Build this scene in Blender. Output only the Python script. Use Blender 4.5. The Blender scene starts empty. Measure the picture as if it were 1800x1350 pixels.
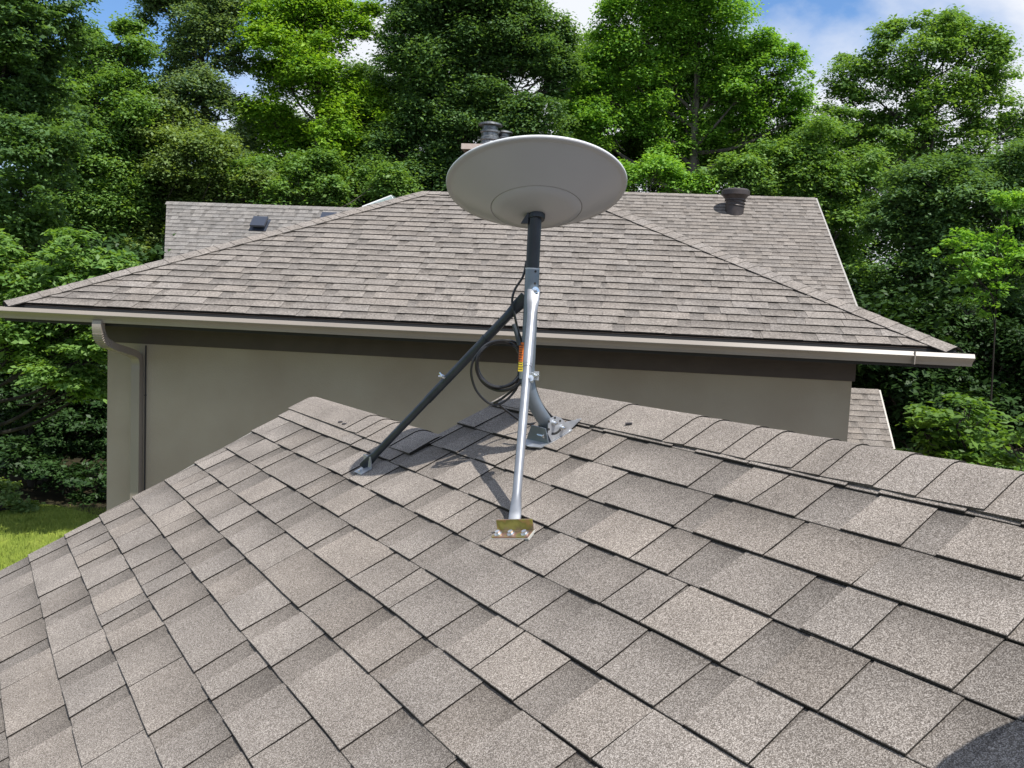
import bpy, math, random
import numpy as np
from mathutils import Vector, Matrix
C = bpy.context.scene.collection
scene = bpy.context.scene

# ------------------------------------------------------------------ camera, sky, sun, exposure
Z0 = 3.8                                   # eye height above the lawn
cam_d = bpy.data.cameras.new('camera'); cam = bpy.data.objects.new('camera', cam_d); C.objects.link(cam)
cam_d.sensor_width = 36; cam_d.lens = 30.34; cam_d.clip_start = .05; cam_d.clip_end = 800
ax = Vector((.99893, .00389, .04609)); ay = Vector((-.04626, .08397, .99539)); az = Vector((0, -.99646, .08406))
m = Matrix((ax, ay, az)).transposed().to_4x4(); m.translation = (0, 0, Z0)
cam.matrix_world = m; scene.camera = cam

SUN_AZ, SUN_EL = math.radians(140.7), math.radians(61.3)     # azimuth clockwise from +Y
S = Vector((math.sin(SUN_AZ)*math.cos(SUN_EL), math.cos(SUN_AZ)*math.cos(SUN_EL), math.sin(SUN_EL)))
sun_d = bpy.data.lights.new('sun', 'SUN'); sun_d.energy = 4.6; sun_d.angle = math.radians(.53); sun_d.color = (1, .955, .89)
sun = bpy.data.objects.new('sun', sun_d); C.objects.link(sun)
sun.rotation_euler = (-S).to_track_quat('-Z', 'Y').to_euler(); sun.location = (5, -8, 20)

world = bpy.data.worlds.new('World'); scene.world = world; world.use_nodes = True
nt = world.node_tree; nt.nodes.clear(); N = nt.nodes.new; LK = nt.links.new
o = N('ShaderNodeOutputWorld'); bg = N('ShaderNodeBackground'); sky = N('ShaderNodeTexSky')
sky.sky_type = 'NISHITA'; sky.sun_disc = False; sky.sun_elevation = SUN_EL; sky.sun_rotation = SUN_AZ
sky.air_density = 1.0; sky.dust_density = .6; sky.ozone_density = 1.6; sky.altitude = 200
CLOUD = (12, .5, 2)
tc = N('ShaderNodeTexCoord'); mp = N('ShaderNodeMapping'); mp.inputs['Scale'].default_value = (1, 1, 2.4); mp.inputs['Rotation'].default_value = (0, .35, .2)
n1 = N('ShaderNodeTexNoise'); n1.inputs['Scale'].default_value = 2.3; n1.inputs['Detail'].default_value = 8; n1.inputs['Roughness'].default_value = .52; n1.inputs['Distortion'].default_value = .35
mp.inputs['Location'].default_value = CLOUD
r1 = N('ShaderNodeValToRGB'); r1.color_ramp.elements[0].position = .42; r1.color_ramp.elements[1].position = .57
mx = N('ShaderNodeMix'); mx.data_type = 'RGBA'
bo = N('ShaderNodeMix'); bo.data_type = 'RGBA'; bo.blend_type = 'MULTIPLY'; bo.inputs['Factor'].default_value = 1
LK(tc.outputs['Generated'], mp.inputs['Vector']); LK(mp.outputs[0], n1.inputs['Vector']); LK(n1.outputs['Fac'], r1.inputs[0])
LK(r1.outputs['Color'], mx.inputs['Factor']); LK(sky.outputs[0], bo.inputs['A']); bo.inputs['B'].default_value = (.74, .93, 1.12, 1)
LK(bo.outputs['Result'], mx.inputs['A']); mx.inputs['B'].default_value = (5.6, 5.8, 6.2, 1)
LK(mx.outputs['Result'], bg.inputs['Color']); bg.inputs['Strength'].default_value = .12; LK(bg.outputs[0], o.inputs['Surface'])

scene.view_settings.view_transform = 'Standard'; scene.view_settings.look = 'None'
scene.view_settings.exposure = 0.45; scene.view_settings.gamma = 1
scene.cycles.max_bounces = 6; scene.cycles.transparent_max_bounces = 4

# ------------------------------------------------------------------ helpers
random.seed(7); rng = np.random.default_rng(7)
def mat(name, col, rough=.6, metal=0., spec=.5):
    m = bpy.data.materials.new(name); m.use_nodes = True; b = m.node_tree.nodes['Principled BSDF']
    b.inputs['Base Color'].default_value = (*col, 1); b.inputs['Roughness'].default_value = rough
    b.inputs['Metallic'].default_value = metal; b.inputs['Specular IOR Level'].default_value = spec
    return m
def noisy(name, c1, c2, scale=6, rough=.6, metal=0., bump=0., bscale=60, detail=4, spec=.5, stretch=(1, 1, 1)):
    m = mat(name, c1, rough, metal, spec); t = m.node_tree; b = t.nodes['Principled BSDF']
    c = t.nodes.new('ShaderNodeTexCoord'); mp = t.nodes.new('ShaderNodeMapping'); mp.inputs['Scale'].default_value = stretch
    n = t.nodes.new('ShaderNodeTexNoise'); n.inputs['Scale'].default_value = scale; n.inputs['Detail'].default_value = detail
    r = t.nodes.new('ShaderNodeValToRGB'); r.color_ramp.elements[0].position = .35; r.color_ramp.elements[1].position = .65
    r.color_ramp.elements[0].color = (*c1, 1); r.color_ramp.elements[1].color = (*c2, 1)
    t.links.new(c.outputs['Object'], mp.inputs[0]); t.links.new(mp.outputs[0], n.inputs['Vector']); t.links.new(n.outputs['Fac'], r.inputs[0]); t.links.new(r.outputs[0], b.inputs['Base Color'])
    if bump:
        n2 = t.nodes.new('ShaderNodeTexNoise'); n2.inputs['Scale'].default_value = bscale; n2.inputs['Detail'].default_value = 3
        bp = t.nodes.new('ShaderNodeBump'); bp.inputs['Strength'].default_value = bump; bp.inputs['Distance'].default_value = .004
        t.links.new(c.outputs['Object'], n2.inputs['Vector']); t.links.new(n2.outputs['Fac'], bp.inputs['Height']); t.links.new(bp.outputs[0], b.inputs['Normal'])
    return m
def shingle_mat(name, grain, dark, mid, light, gain=1.0, spread=.17):
    """mineral granules; the point attribute 'sh' carries each tab's own blend (R) and its printed dark band (G)"""
    m = mat(name, mid, .92, 0, .25); t = m.node_tree; b = t.nodes['Principled BSDF']; X = t.nodes.new; Lk = t.links.new
    c = X('ShaderNodeTexCoord'); v = X('ShaderNodeTexVoronoi'); v.inputs['Scale'].default_value = grain; v.inputs['Randomness'].default_value = 1
    n = X('ShaderNodeTexNoise'); n.inputs['Scale'].default_value = grain*.9; n.inputs['Detail'].default_value = 2; n.inputs['Roughness'].default_value = .7
    Lk(c.outputs['Object'], v.inputs['Vector']); Lk(c.outputs['Object'], n.inputs['Vector'])
    sp = X('ShaderNodeSeparateColor'); Lk(v.outputs['Color'], sp.inputs[0])
    ad = X('ShaderNodeMath'); ad.operation = 'ADD'; Lk(sp.outputs[0], ad.inputs[0]); Lk(n.outputs['Fac'], ad.inputs[1])
    ml = X('ShaderNodeMath'); ml.operation = 'MULTIPLY'; ml.inputs[1].default_value = .5; Lk(ad.outputs[0], ml.inputs[0])
    at = X('ShaderNodeAttribute'); at.attribute_name = 'sh'; s2 = X('ShaderNodeSeparateColor'); Lk(at.outputs['Color'], s2.inputs[0])
    r = X('ShaderNodeValToRGB'); e = r.color_ramp.elements; e[0].position = .16; e[0].color = (*dark, 1); e[1].position = .84; e[1].color = (*light, 1)
    e2 = e.new(.5); e2.color = (*mid, 1); Lk(ml.outputs[0], r.inputs[0])
    big = X('ShaderNodeTexNoise'); big.inputs['Scale'].default_value = 5; big.inputs['Detail'].default_value = 6; Lk(c.outputs['Object'], big.inputs['Vector'])
    # tone = 0.72..1.2 by tab, darker band, mottling
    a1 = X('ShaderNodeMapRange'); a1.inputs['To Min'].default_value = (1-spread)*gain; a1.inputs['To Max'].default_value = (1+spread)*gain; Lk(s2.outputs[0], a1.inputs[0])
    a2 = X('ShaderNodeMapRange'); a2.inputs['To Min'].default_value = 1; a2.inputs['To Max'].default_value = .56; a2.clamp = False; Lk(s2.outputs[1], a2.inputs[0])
    a3 = X('ShaderNodeMapRange'); a3.inputs['From Min'].default_value = .3; a3.inputs['From Max'].default_value = .7; a3.inputs['To Min'].default_value = .84; a3.inputs['To Max'].default_value = 1.12; Lk(big.outputs['Fac'], a3.inputs[0])
    q1 = X('ShaderNodeMath'); q1.operation = 'MULTIPLY'; Lk(a1.outputs[0], q1.inputs[0]); Lk(a2.outputs[0], q1.inputs[1])
    q2 = X('ShaderNodeMath'); q2.operation = 'MULTIPLY'; Lk(q1.outputs[0], q2.inputs[0]); Lk(a3.outputs[0], q2.inputs[1])
    vm = X('ShaderNodeVectorMath'); vm.operation = 'SCALE'; Lk(r.outputs[0], vm.inputs[0]); Lk(q2.outputs[0], vm.inputs['Scale'])
    # warm / cool drift between tabs
    hu = X('ShaderNodeMix'); hu.data_type = 'RGBA'; hu.blend_type = 'MULTIPLY'; hu.inputs['Factor'].default_value = 1
    wr = X('ShaderNodeMix'); wr.data_type = 'RGBA'; wr.inputs['A'].default_value = (.99, .997, 1.0, 1); wr.inputs['B'].default_value = (1.012, .998, .975, 1); Lk(s2.outputs[2], wr.inputs['Factor'])
    Lk(vm.outputs[0], hu.inputs['A']); Lk(wr.outputs['Result'], hu.inputs['B']); Lk(hu.outputs['Result'], b.inputs['Base Color'])
    bp = X('ShaderNodeBump'); bp.inputs['Strength'].default_value = .55; bp.inputs['Distance'].default_value = .0016; Lk(ml.outputs[0], bp.inputs['Height']); Lk(bp.outputs[0], b.inputs['Normal'])
    return m
def link(name, me, m, parent=None, smooth=False):
    o = bpy.data.objects.new(name, me); C.objects.link(o)
    if m is not None: me.materials.append(m)
    if parent is not None: o.parent = parent
    if smooth: me.shade_smooth()
    return o
def empty(name, label, cat, loc=(0, 0, 0), rotz=0., group=None):
    o = bpy.data.objects.new(name, None); C.objects.link(o); o.location = loc; o.rotation_euler = (0, 0, rotz); o.empty_display_size = .2
    o['label'] = label; o['category'] = cat
    if group: o['group'] = group
    return o
class MB:
    def __init__(s): s.v = []; s.f = []; s.a = []
    def add(s, vs, fs, attr=None):
        k = len(s.v); s.v += [tuple(map(float, p)) for p in vs]; s.f += [tuple(i+k for i in f) for f in fs]
        if attr is not None: s.a += attr
    def box(s, x0, x1, y0, y1, z0, z1, xf=None):
        vs = [(x, y, z) for x in (x0, x1) for y in (y0, y1) for z in (z0, z1)]
        if xf: vs = [xf(*p) for p in vs]
        s.add(vs, [(0, 1, 3, 2), (4, 6, 7, 5), (0, 4, 5, 1), (2, 3, 7, 6), (0, 2, 6, 4), (1, 5, 7, 3)])
    def prism(s, poly, ext):                      # poly: list of 3D points, ext: vector
        n = len(poly); p = [Vector(q) for q in poly]; e = Vector(ext)
        s.add([*p, *[q+e for q in p]], [tuple(range(n))[::-1], tuple(range(n, 2*n))]+[(i, (i+1) % n, n+(i+1) % n, n+i) for i in range(n)])
    def tube(s, pts, rad, seg=12, cap=True, flat=None):
        pts = [Vector(p) for p in pts]; n = len(pts); rad = [rad]*n if isinstance(rad, (int, float)) else rad
        rings = []; up = None
        for i, p in enumerate(pts):
            d = (pts[min(i+1, n-1)]-pts[max(i-1, 0)]).normalized()
            if up is None:
                up = d.orthogonal().normalized() if flat is None else (flat-d*d.dot(flat)).normalized()
            up = (up-d*up.dot(d)).normalized(); sd = d.cross(up); rr = rad[i]
            ra, rb = (rr if isinstance(rr, tuple) else (rr, rr))
            rings.append([p+up*math.cos(2*math.pi*j/seg)*ra+sd*math.sin(2*math.pi*j/seg)*rb for j in range(seg)])
        vs = [q for r in rings for q in r]; fs = []
        for i in range(n-1):
            for j in range(seg): a = i*seg+j; b = i*seg+(j+1) % seg; fs.append((a, b, b+seg, a+seg))
        if cap: fs += [tuple(range(seg))[::-1], tuple(range((n-1)*seg, n*seg))]
        s.add(vs, fs)
    def lathe(s, prof, base, axis, seg=48):
        a = Vector(axis).normalized(); u = a.orthogonal().normalized(); w = a.cross(u); b = Vector(base)
        vs = []; fs = []
        for r, z in prof:
            for j in range(seg): t = 2*math.pi*j/seg; vs.append(b+a*z+(u*math.cos(t)+w*math.sin(t))*max(r, 1e-5))
        for i in range(len(prof)-1):
            for j in range(seg): p = i*seg+j; q = i*seg+(j+1) % seg; fs.append((p, q, q+seg, p+seg))
        s.add(vs, fs)
    def build(s, name, m, parent=None, smooth=False):
        me = bpy.data.meshes.new(name); me.from_pydata(s.v, [], s.f); me.validate()
        if s.a and len(s.a) == len(me.vertices):
            ca = me.color_attributes.new('sh', 'FLOAT_COLOR', 'POINT'); ca.data.foreach_set('color', np.array([(*q, 1.) for q in s.a], dtype=np.float32).ravel())
        o = link(name, me, m, parent)
        if smooth:
            me.shade_smooth()
            try: me.set_sharp_from_angle(angle=math.radians(40))
            except Exception: pass
        return o
def curve_pts(ctrl, n=10):                        # Catmull-Rom through control points
    P = [Vector(p) for p in ctrl]; P = [P[0]*2-P[1]]+P+[P[-1]*2-P[-2]]; out = []
    for i in range(1, len(P)-2):
        for k in range(n):
            t = k/n; a, b, c, d = P[i-1], P[i], P[i+1], P[i+2]
            out.append(.5*((2*b)+(c-a)*t+(2*a-5*b+4*c-d)*t*t+(3*b-a-3*c+d)*t**3))
    out.append(P[-2]); return out

# ------------------------------------------------------------------ materials
M_sh = shingle_mat('granule shingles near', 660, (.052, .044, .039), (.180, .156, .134), (.48, .435, .395), 1.0, .13)
M_cap = M_sh
M_sh2 = shingle_mat('granule shingles far', 90, (.122, .108, .097), (.195, .174, .156), (.30, .272, .246), 1.0, .085)
M_shg = shingle_mat('granule shingles grey', 90, (.125, .118, .112), (.195, .183, .175), (.30, .285, .27), 1.0, .2)
M_deck = noisy('roof deck edge', (.12, .10, .085), (.16, .135, .11), 8)
M_wall = noisy('stucco', (.315, .268, .205), (.36, .315, .245), 1.4, .9, 0, .6, 95, 6, .2)
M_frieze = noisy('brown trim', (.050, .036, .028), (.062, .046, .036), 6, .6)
M_gut = noisy('taupe aluminium', (.25, .218, .185), (.275, .242, .205), 2, .26, 0, 0)
M_drip = mat('drip edge', (.42, .40, .36), .45, .3)
M_dark = mat('dark recess', (.02, .02, .02), .7)
M_white = noisy('pale grey plastic', (.32, .32, .335), (.345, .345, .36), 3, .30, 0, 0)
M_dstrut = noisy('dark coated steel', (.030, .038, .048), (.045, .055, .066), 20, .36, .4)
M_black = noisy('black pole', (.012, .015, .020), (.018, .022, .028), 20, .42, .1)
M_grey = noisy('grey coated steel', (.155, .185, .215), (.19, .22, .255), 14, .38, .55)
M_galv = noisy('galvanised steel', (.40, .42, .45), (.52, .54, .57), 40, .42, .7)
M_strut = noisy('steel strut', (.25, .262, .285), (.31, .325, .35), 25, .43, .6)
M_bolt = noisy('zinc bolt', (.62, .64, .66), (.75, .77, .78), 60, .22, .95)
M_cable = mat('black cable', (.012, .012, .013), .32)
M_vent = noisy('brown vent', (.040, .032, .030), (.060, .048, .045), 9, .45, .2)
M_flue = noisy('flue steel', (.10, .105, .11), (.22, .23, .24), 12, .4, .6)
M_bark = noisy('bark', (.060, .052, .042), (.14, .125, .105), 5, .95, 0, .8, 30, 6, .2, (1, 1, .25))
M_bark2 = noisy('bark with painted shade', (.020, .018, .015), (.045, .040, .033), 5, .95, 0, .8, 30, 6, .1, (1, 1, .25))  # darker copy of the bark, forest shade put into its colour

# ------------------------------------------------------------------ shingled roofs
def jit(u, v, a):
    return a*(math.sin(u*3.1+v*2.3)+.6*math.sin(u*7.7-v*5.1+1.3)+.4*math.sin(u*15.3+v*9.7+.4))
def field(mb, fr, rows, umin, umax, seed, th=.0050, lam=.0046, du=.06, amp=.0012, tabw=(.085, .205), gapw=(.05, .13), slant=.006):
    """laminated shingles. rows: (v0, v1); fr(u, v, w) -> point; umin/umax: functions of v. Each tab is a raised slab on a base layer."""
    R = random.Random(seed)
    def slab(a0, a1, b0, b1, v0, v1, w0, w1, tone, band0, band1, warm, edge=.0, low=-.001):
        n = max(1, int((a1-a0)/du)); vs = []; at = []
        for i in range(n+1):
            t = i/n; ub = a0+(a1-a0)*t; ut = b0+(b1-b0)*t; dv = jit(ub, v0, amp)+R.uniform(-1, 1)*amp*.35; dw = abs(jit(ub*1.7, v0, amp*.55))
            vm = v0+(v1-v0)*.48; um = ub+(ut-ub)*.48; wm = w0+(w1-w0)*.48
            vs += [fr(ub, v0+dv+.0006, low), fr(ub, v0+dv, w0+dw-.0012), fr(ub, v0+dv+.0016, w0+dw), fr(um, vm, wm+dw*.5), fr(ut, v1, w1)]
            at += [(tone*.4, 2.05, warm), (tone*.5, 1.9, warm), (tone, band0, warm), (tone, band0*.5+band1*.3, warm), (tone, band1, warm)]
        fs = []
        for i in range(n):
            a = i*5; b = a+5
            fs += [(a, b, b+1, a+1), (a+1, b+1, b+2, a+2), (a+2, b+2, b+3, a+3), (a+3, b+3, b+4, a+4)]
        mb.add(vs, fs, at)
        # end faces
        for u0, ut0 in ((a0, b0), (a1, b1)):
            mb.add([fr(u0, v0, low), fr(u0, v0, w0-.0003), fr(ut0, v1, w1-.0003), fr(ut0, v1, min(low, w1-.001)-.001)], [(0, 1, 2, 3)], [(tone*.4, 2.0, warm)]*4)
    for (v0, v1) in rows:
        L0, L1, H0, H1 = umin(v0), umin(v1), umax(v0), umax(v1); lo, hi = min(L0, L1), max(H0, H1)
        cl = lambda u, a, b: max(a, min(b, u))
        u = lo-R.uniform(0, .9)
        while u < hi:                                              # base layer, one metre lengths
            u2 = u+R.uniform(.95, 1.0); p0, p1, q0, q1 = cl(u+.001, L0, H0), cl(u2-.001, L0, H0), cl(u+.001, L1, H1), cl(u2-.001, L1, H1)
            if p1-p0 > .004 or q1-q0 > .004: slab(p0, p1, q0, q1, v0, v1, th, .0004, R.uniform(.25, .55), .25, 1.0, R.random())
            u = u2
        u = lo-R.uniform(0, .3)
        while u < hi:                                              # laminated tabs
            w = R.uniform(*tabw)
            if R.random() < .18: w += .12
            g = R.uniform(*gapw) if R.random() < .62 else .0035
            s1, s2 = R.uniform(-slant, slant*1.6), R.uniform(-slant*1.6, slant)
            p0, p1, q0, q1 = cl(u, L0, H0), cl(u+w, L0, H0), cl(u+s1, L1, H1), cl(u+w+s2, L1, H1)
            tone = min(1, max(0, R.gauss(.62, .22))); bt = R.choice((0, .15, .4, .75, 1.0))
            if p1-p0 > .008 or q1-q0 > .008: slab(p0, p1, q0, q1, v0, v1, th+lam, lam*.75, tone, 0, bt, R.random(), low=.0005)
            u += w+g
def caps(mb, fr, cuts, half, seed, arc=.028, lift=.006, th=.26, dense=True):
    """ridge caps folded over the ridge. fr(u, t, w): t = distance from the ridge along the slopes (+ near side)"""
    R = random.Random(seed); ns = 18 if dense else 6
    for k in range(len(cuts)-1):
        u0, u1 = cuts[k], cuts[k+1]; sg = 1 if u1 > u0 else -1
        tone = R.uniform(.45, .95); warm = R.random(); h0 = half+R.uniform(-.003, .004); h1 = half+R.uniform(-.003, .003); d = R.uniform(-.003, .003)
        vs = []; at = []
        for (uu, w, hh) in ((u0-sg*.012, .0015, h0), (u0+(u1-u0)*.5, lift*.55, (h0+h1)/2), (u1, lift, h1)):
            for i in range(ns+1):
                t = -hh+2*hh*i/ns; vs.append(fr(uu+d*(i/ns), t, w)); at.append((tone, 0, warm))
        n = ns+1; fs = [(r*n+i, r*n+i+1, (r+1)*n+i+1, (r+1)*n+i) for r in range(2) for i in range(ns)]
        mb.add(vs, fs, at)
        vs = []; fs = []                                           # butt end and side edges
        for i in range(n):
            t = -h1+2*h1*i/ns; vs += [fr(u1+d*(i/ns), t, lift), fr(u1+d*(i/ns), t, -.002)]
        fs = [(2*i, 2*i+1, 2*i+3, 2*i+2) for i in range(ns)]
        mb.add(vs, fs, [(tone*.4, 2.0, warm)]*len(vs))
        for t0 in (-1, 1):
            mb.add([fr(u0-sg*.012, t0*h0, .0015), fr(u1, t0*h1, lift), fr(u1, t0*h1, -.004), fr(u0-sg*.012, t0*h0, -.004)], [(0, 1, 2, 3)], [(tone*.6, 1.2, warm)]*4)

# ================================================================== NEAR WING (the roof the camera stands on)
AL = math.radians(-32.77061442); TH = math.radians(26.025433587533577); V0 = 1.3198420777; D0 = 1.0363099090
near = empty('house', 'near house wing whose brown shingled roof fills the foreground under the satellite dish', 'house', (0, 0, Z0), -AL-math.pi/2+math.pi/2)
near.rotation_euler = (0, 0, -AL)
cT, sT = math.cos(TH), math.sin(TH)
def nf(u, v, w):                                   # near slope, local to the wing
    return ((v+V0)*cT-(w-D0)*sT, u, (v+V0)*sT+(w-D0)*cT)
VR, VL = .165, -.235                               # ridges of the high and of the low part
def ridge_fr(vr):
    ax_, az_ = nf(0, vr, 0)[0], nf(0, vr, 0)[2]
    def fr(u, t, w):                               # t<0 far side, t>0 near side
        r = .035; a = max(-1, min(1, -t/r)); ang = -a*TH if True else 0
        # integrate the fold: flat slopes joined by a short arc
        def pos(t):
            s = abs(t); sg = -1 if t > 0 else 1
            if s <= r: k = s*TH/r; x = s*math.cos(k*.5); z = -s*math.sin(k*.5)
            else: x = r*math.cos(TH*.5)+(s-r)*cT; z = -r*math.sin(TH*.5)-(s-r)*sT
            return sg*x, z
        x, z = pos(t); k = max(-1, min(1, t/r))*TH
        return (ax_+x-math.sin(k)*w, u, az_+z+math.cos(k)*w+.004-r*math.sin(TH*.5)*.25)
    return fr
def rake(v): return 3.955+(v+.259)*.135
E_ = .143
mb = MB()
rows_hi = [(-E_*j-.004, -E_*(j-1)-.004) for j in range(0, 3)]
field(mb, nf, [(r[0], min(r[1], VR-.004)) for r in rows_hi], lambda v: -3.2, lambda v: 2.69, 11)
# staggered left ends of the high part, as the rows really step
rows_lo = [(-E_*j-.004, -E_*(j-1)-.004) for j in range(3, 23)]
field(mb, nf, rows_lo, lambda v: -3.2, rake, 23)
field(mb, nf, [(-.4315, -.29)], lambda v: 2.70, rake, 29)
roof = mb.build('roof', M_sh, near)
def far_fr(vr):
    x0, _, z0 = nf(0, vr, 0)
    return lambda u, v, w: (x0-v*cT+w*sT, u, z0+v*sT+w*cT)        # v negative = down the far slope
mb = MB()
field(mb, far_fr(VR), [(-E_*(j+1), -E_*j) for j in range(20)], lambda v: -3.2, lambda v: 2.69, 31, du=.4)
field(mb, far_fr(VL), [(-E_*(j+1), -E_*j) for j in range(17)], lambda v: 2.70, lambda v: 3.93, 33, du=.4)
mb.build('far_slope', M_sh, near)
mb = MB()                                                          # solid deck under the shingles
def deck(u0, u1, vr, vlow_n, vlow_f, ra=None):
    p = [nf(0, vlow_n, -.006), nf(0, vr, -.006), far_fr(vr)(0, vlow_f, -.006), far_fr(vr)(0, vlow_f, -.03), nf(0, vr, -.045), nf(0, vlow_n, -.03)]
    mb.prism([(q[0], u0, q[2]) for q in p], (0, u1-u0, 0))
deck(-3.2, 2.682, VR, -3.1, -2.8)
p = [nf(0, -3.1, -.0065), nf(0, VL, -.0065), far_fr(VL)(0, -2.4, -.0065), far_fr(VL)(0, -2.4, -.03), nf(0, VL, -.045), nf(0, -3.1, -.03)]
mb.prism([(q[0], 2.685, q[2]) for q in p], (0, .85, 0))
mb.build('roof_deck', M_deck, near)
mb = MB()
hi_cuts = [-3.2+.16*i for i in range(24)]+[.62, .745, .874, 1.011, 1.109, 1.247, 1.325, 1.463, 1.548, 1.686, 1.766, 2.07, 2.683]
hi_cuts = sorted(c for c in hi_cuts if not (.5 < c < .6 or c in ()) )
hi_cuts = [c for c in hi_cuts if c < .56 or c in (.62, .745, .874, 1.011, 1.109, 1.247, 1.325, 1.463, 1.548, 1.686, 1.766, 2.07, 2.683)]
caps(mb, ridge_fr(VR), hi_cuts[::-1], .160, 41, lift=.0055)
caps(mb, ridge_fr(VL), [3.955, 3.25, 3.129, 3.025, 2.814, 2.652], .138, 43, lift=.0055)
mb.build('ridge_cap', M_cap, near)
mb = MB()                                                          # metal drip edge along the left rake
def rp(v, o, w): q = nf(rake(v)+o, v, w); return Vector(q)
A, B = -3.1, VL
mb.add([rp(A, -.02, .0), rp(A, .012, .0), rp(A, .012, -.055), rp(A, -.004, -.055), rp(B, -.02, .0), rp(B, .012, .0), rp(B, .012, -.055), rp(B, -.004, -.055)],
       [(0, 1, 5, 4), (1, 2, 6, 5), (2, 3, 7, 6), (0, 3, 2, 1), (4, 5, 6, 7), (3, 0, 4, 7)])
mb.build('drip_edge', M_drip, near)
mb = MB()                                                          # walls and gable ends below
gx0, gx1 = nf(0, -2.7, 0)[0], far_fr(VR)(0, -2.4, 0)[0]; zE = nf(0, -2.7, -.08)[2]; xr, _, zr = nf(0, VR, -.06)
mb.prism([(gx0, -3.0, -Z0), (gx1, -3.0, -Z0), (gx1, -3.0, far_fr(VR)(0, -2.4, -.06)[2]), (xr, -3.0, zr), (gx0, -3.0, zE)], (0, 5.66, 0))
xl, _, zl = nf(0, VL, -.06); gx2 = far_fr(VL)(0, -2.0, 0)[0]
gy = 3.45; 
mb.prism([(gx0+.05, 2.66, -Z0), (gx2, 2.66, -Z0), (gx2, 2.66, far_fr(VL)(0, -2.0, -.06)[2]), (xl, 2.66, zl), (gx0+.05, 2.66, nf(0, -2.6, -.08)[2])], (0, gy-2.66, 0))
mb.build('wall', M_wall, near)
def round_vent(name, parent, loc, k=1., m=None):
    mb = MB(); mb.lathe([(.0, -.3), (.15*k, -.3), (.15*k, .11*k), (.165*k, .115*k), (.165*k, .14*k), (.175*k, .15*k), (.205*k, .19*k), (.228*k, .20*k), (.228*k, .27*k), (.20*k, .295*k), (.10*k, .31*k), (0, .315*k)], loc, (0, 0, 1), 28)
    for i in range(3): mb.lathe([(.155*k, (.02+i*.05)*k), (.160*k, (.03+i*.05)*k), (.155*k, (.04+i*.05)*k)], loc, (.12, 0, 1), 28)
    return mb.build(name, m or M_vent, parent, True)
# unseen vent-shaped caster added off-frame at right to shadow the lower right corner
ivx = near.rotation_euler.to_matrix().inverted()
q = ivx @ Vector((.95, .745, -.405)); round_vent('roof_vent', near, tuple(q), 1.12)
M_seal = mat('sealant', (.05, .045, .05), .6)   # exposed nail heads and sealant dabs on the caps
for (u, t) in ((2.02-.06, .125), (3.36, .115), (3.31, .118)):
    q = ridge_fr(VR if u < 2.6 else VL)(u, t, .007); mb = MB(); mb.tube([q, (q[0]+.008, q[1]-.018, q[2]+.004)], [.0045, .003], 7); mb.build('sealant_dab', M_seal, near)

# ================================================================== FAR WING
EL = -math.radians(6.3153); he, dB, sL, sR, tB = -.134697, 7.300311, -5.478703, 2.770595, math.radians(25.97)
far = empty('house', 'taupe stucco house with brown hip roof, long gutter and taller gable roofs behind', 'house', (0, 0, Z0), EL)
cB, sB = math.cos(tB), math.sin(tB); H = .143*24.3; a = H*cB; hz = he+H*sB
def F(s, n, z): return (s, n, z)
def slope_fr(org, eu, ev, en):
    o_, eu, ev, en = map(Vector, (org, eu, ev, en)); return lambda u, v, w: o_+eu*u+ev*v+en*w
hip = slope_fr((0, dB, he), (1, 0, 0), (0, cB, sB), (0, -sB, cB))
mb = MB(); far_kw = dict(th=.009, lam=.004, tabw=(.17, .34), gapw=(.05, .13), du=.5, amp=.0012, slant=.012)
rowsB = [(.143*k-.0, .143*(k+1)) for k in range(24)]
field(mb, hip, rowsB, lambda v: sL+v*cB, lambda v: sR-v*cB, 51, **far_kw)
hroof = mb.build('roof', M_sh2, far)
mb = MB()                                                          # side slopes of the hip
rs = slope_fr((sR, dB+a, he), (0, 1, 0), (-cB, 0, sB), (sB, 0, cB)); ls = slope_fr((sL, dB+a, he), (0, -1, 0), (cB, 0, sB), (-sB, 0, cB))
field(mb, rs, rowsB, lambda v: -(a-v*cB), lambda v: (a-v*cB), 53, **far_kw)
field(mb, ls, rowsB, lambda v: -(a-v*cB), lambda v: (a-v*cB), 54, **far_kw)
bk = slope_fr((0, dB+2*a, he), (-1, 0, 0), (0, -cB, sB), (0, sB, cB))
field(mb, bk, rowsB, lambda v: -(sR-v*cB), lambda v: -(sL+v*cB), 55, **far_kw)
mb.build('side_slope', M_sh2, far)
mb = MB()
z1 = he-.012
mb.add([(sL, dB, z1), (sR, dB, z1), (sR, dB+2*a, z1), (sL, dB+2*a, z1), (sL+a, dB+a, hz-.012), (sR-a, dB+a, hz-.012)], [(0, 1, 5, 4), (1, 2, 5), (2, 3, 4, 5), (3, 0, 4)])
mb.add([(sL+.02, dB+.02, he-.16), (sR-.02, dB+.02, he-.16), (sR-.02, dB+2*a-.02, he-.16), (sL+.02, dB+2*a-.02, he-.16)], [(0, 3, 2, 1)])
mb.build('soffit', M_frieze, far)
mb = MB(); fz0, fz1 = he-.165, he-.014
mb.box(sL, sR, dB+.003, dB+.022, fz0, fz1); mb.box(sL, sR, dB+2*a-.022, dB+2*a-.003, fz0, fz1)
mb.box(sL+.003, sL+.022, dB+.024, dB+2*a-.024, fz0, fz1); mb.box(sR-.022, sR-.003, dB+.024, dB+2*a-.024, fz0, fz1)
mb.build('fascia', M_dark, far)
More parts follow.
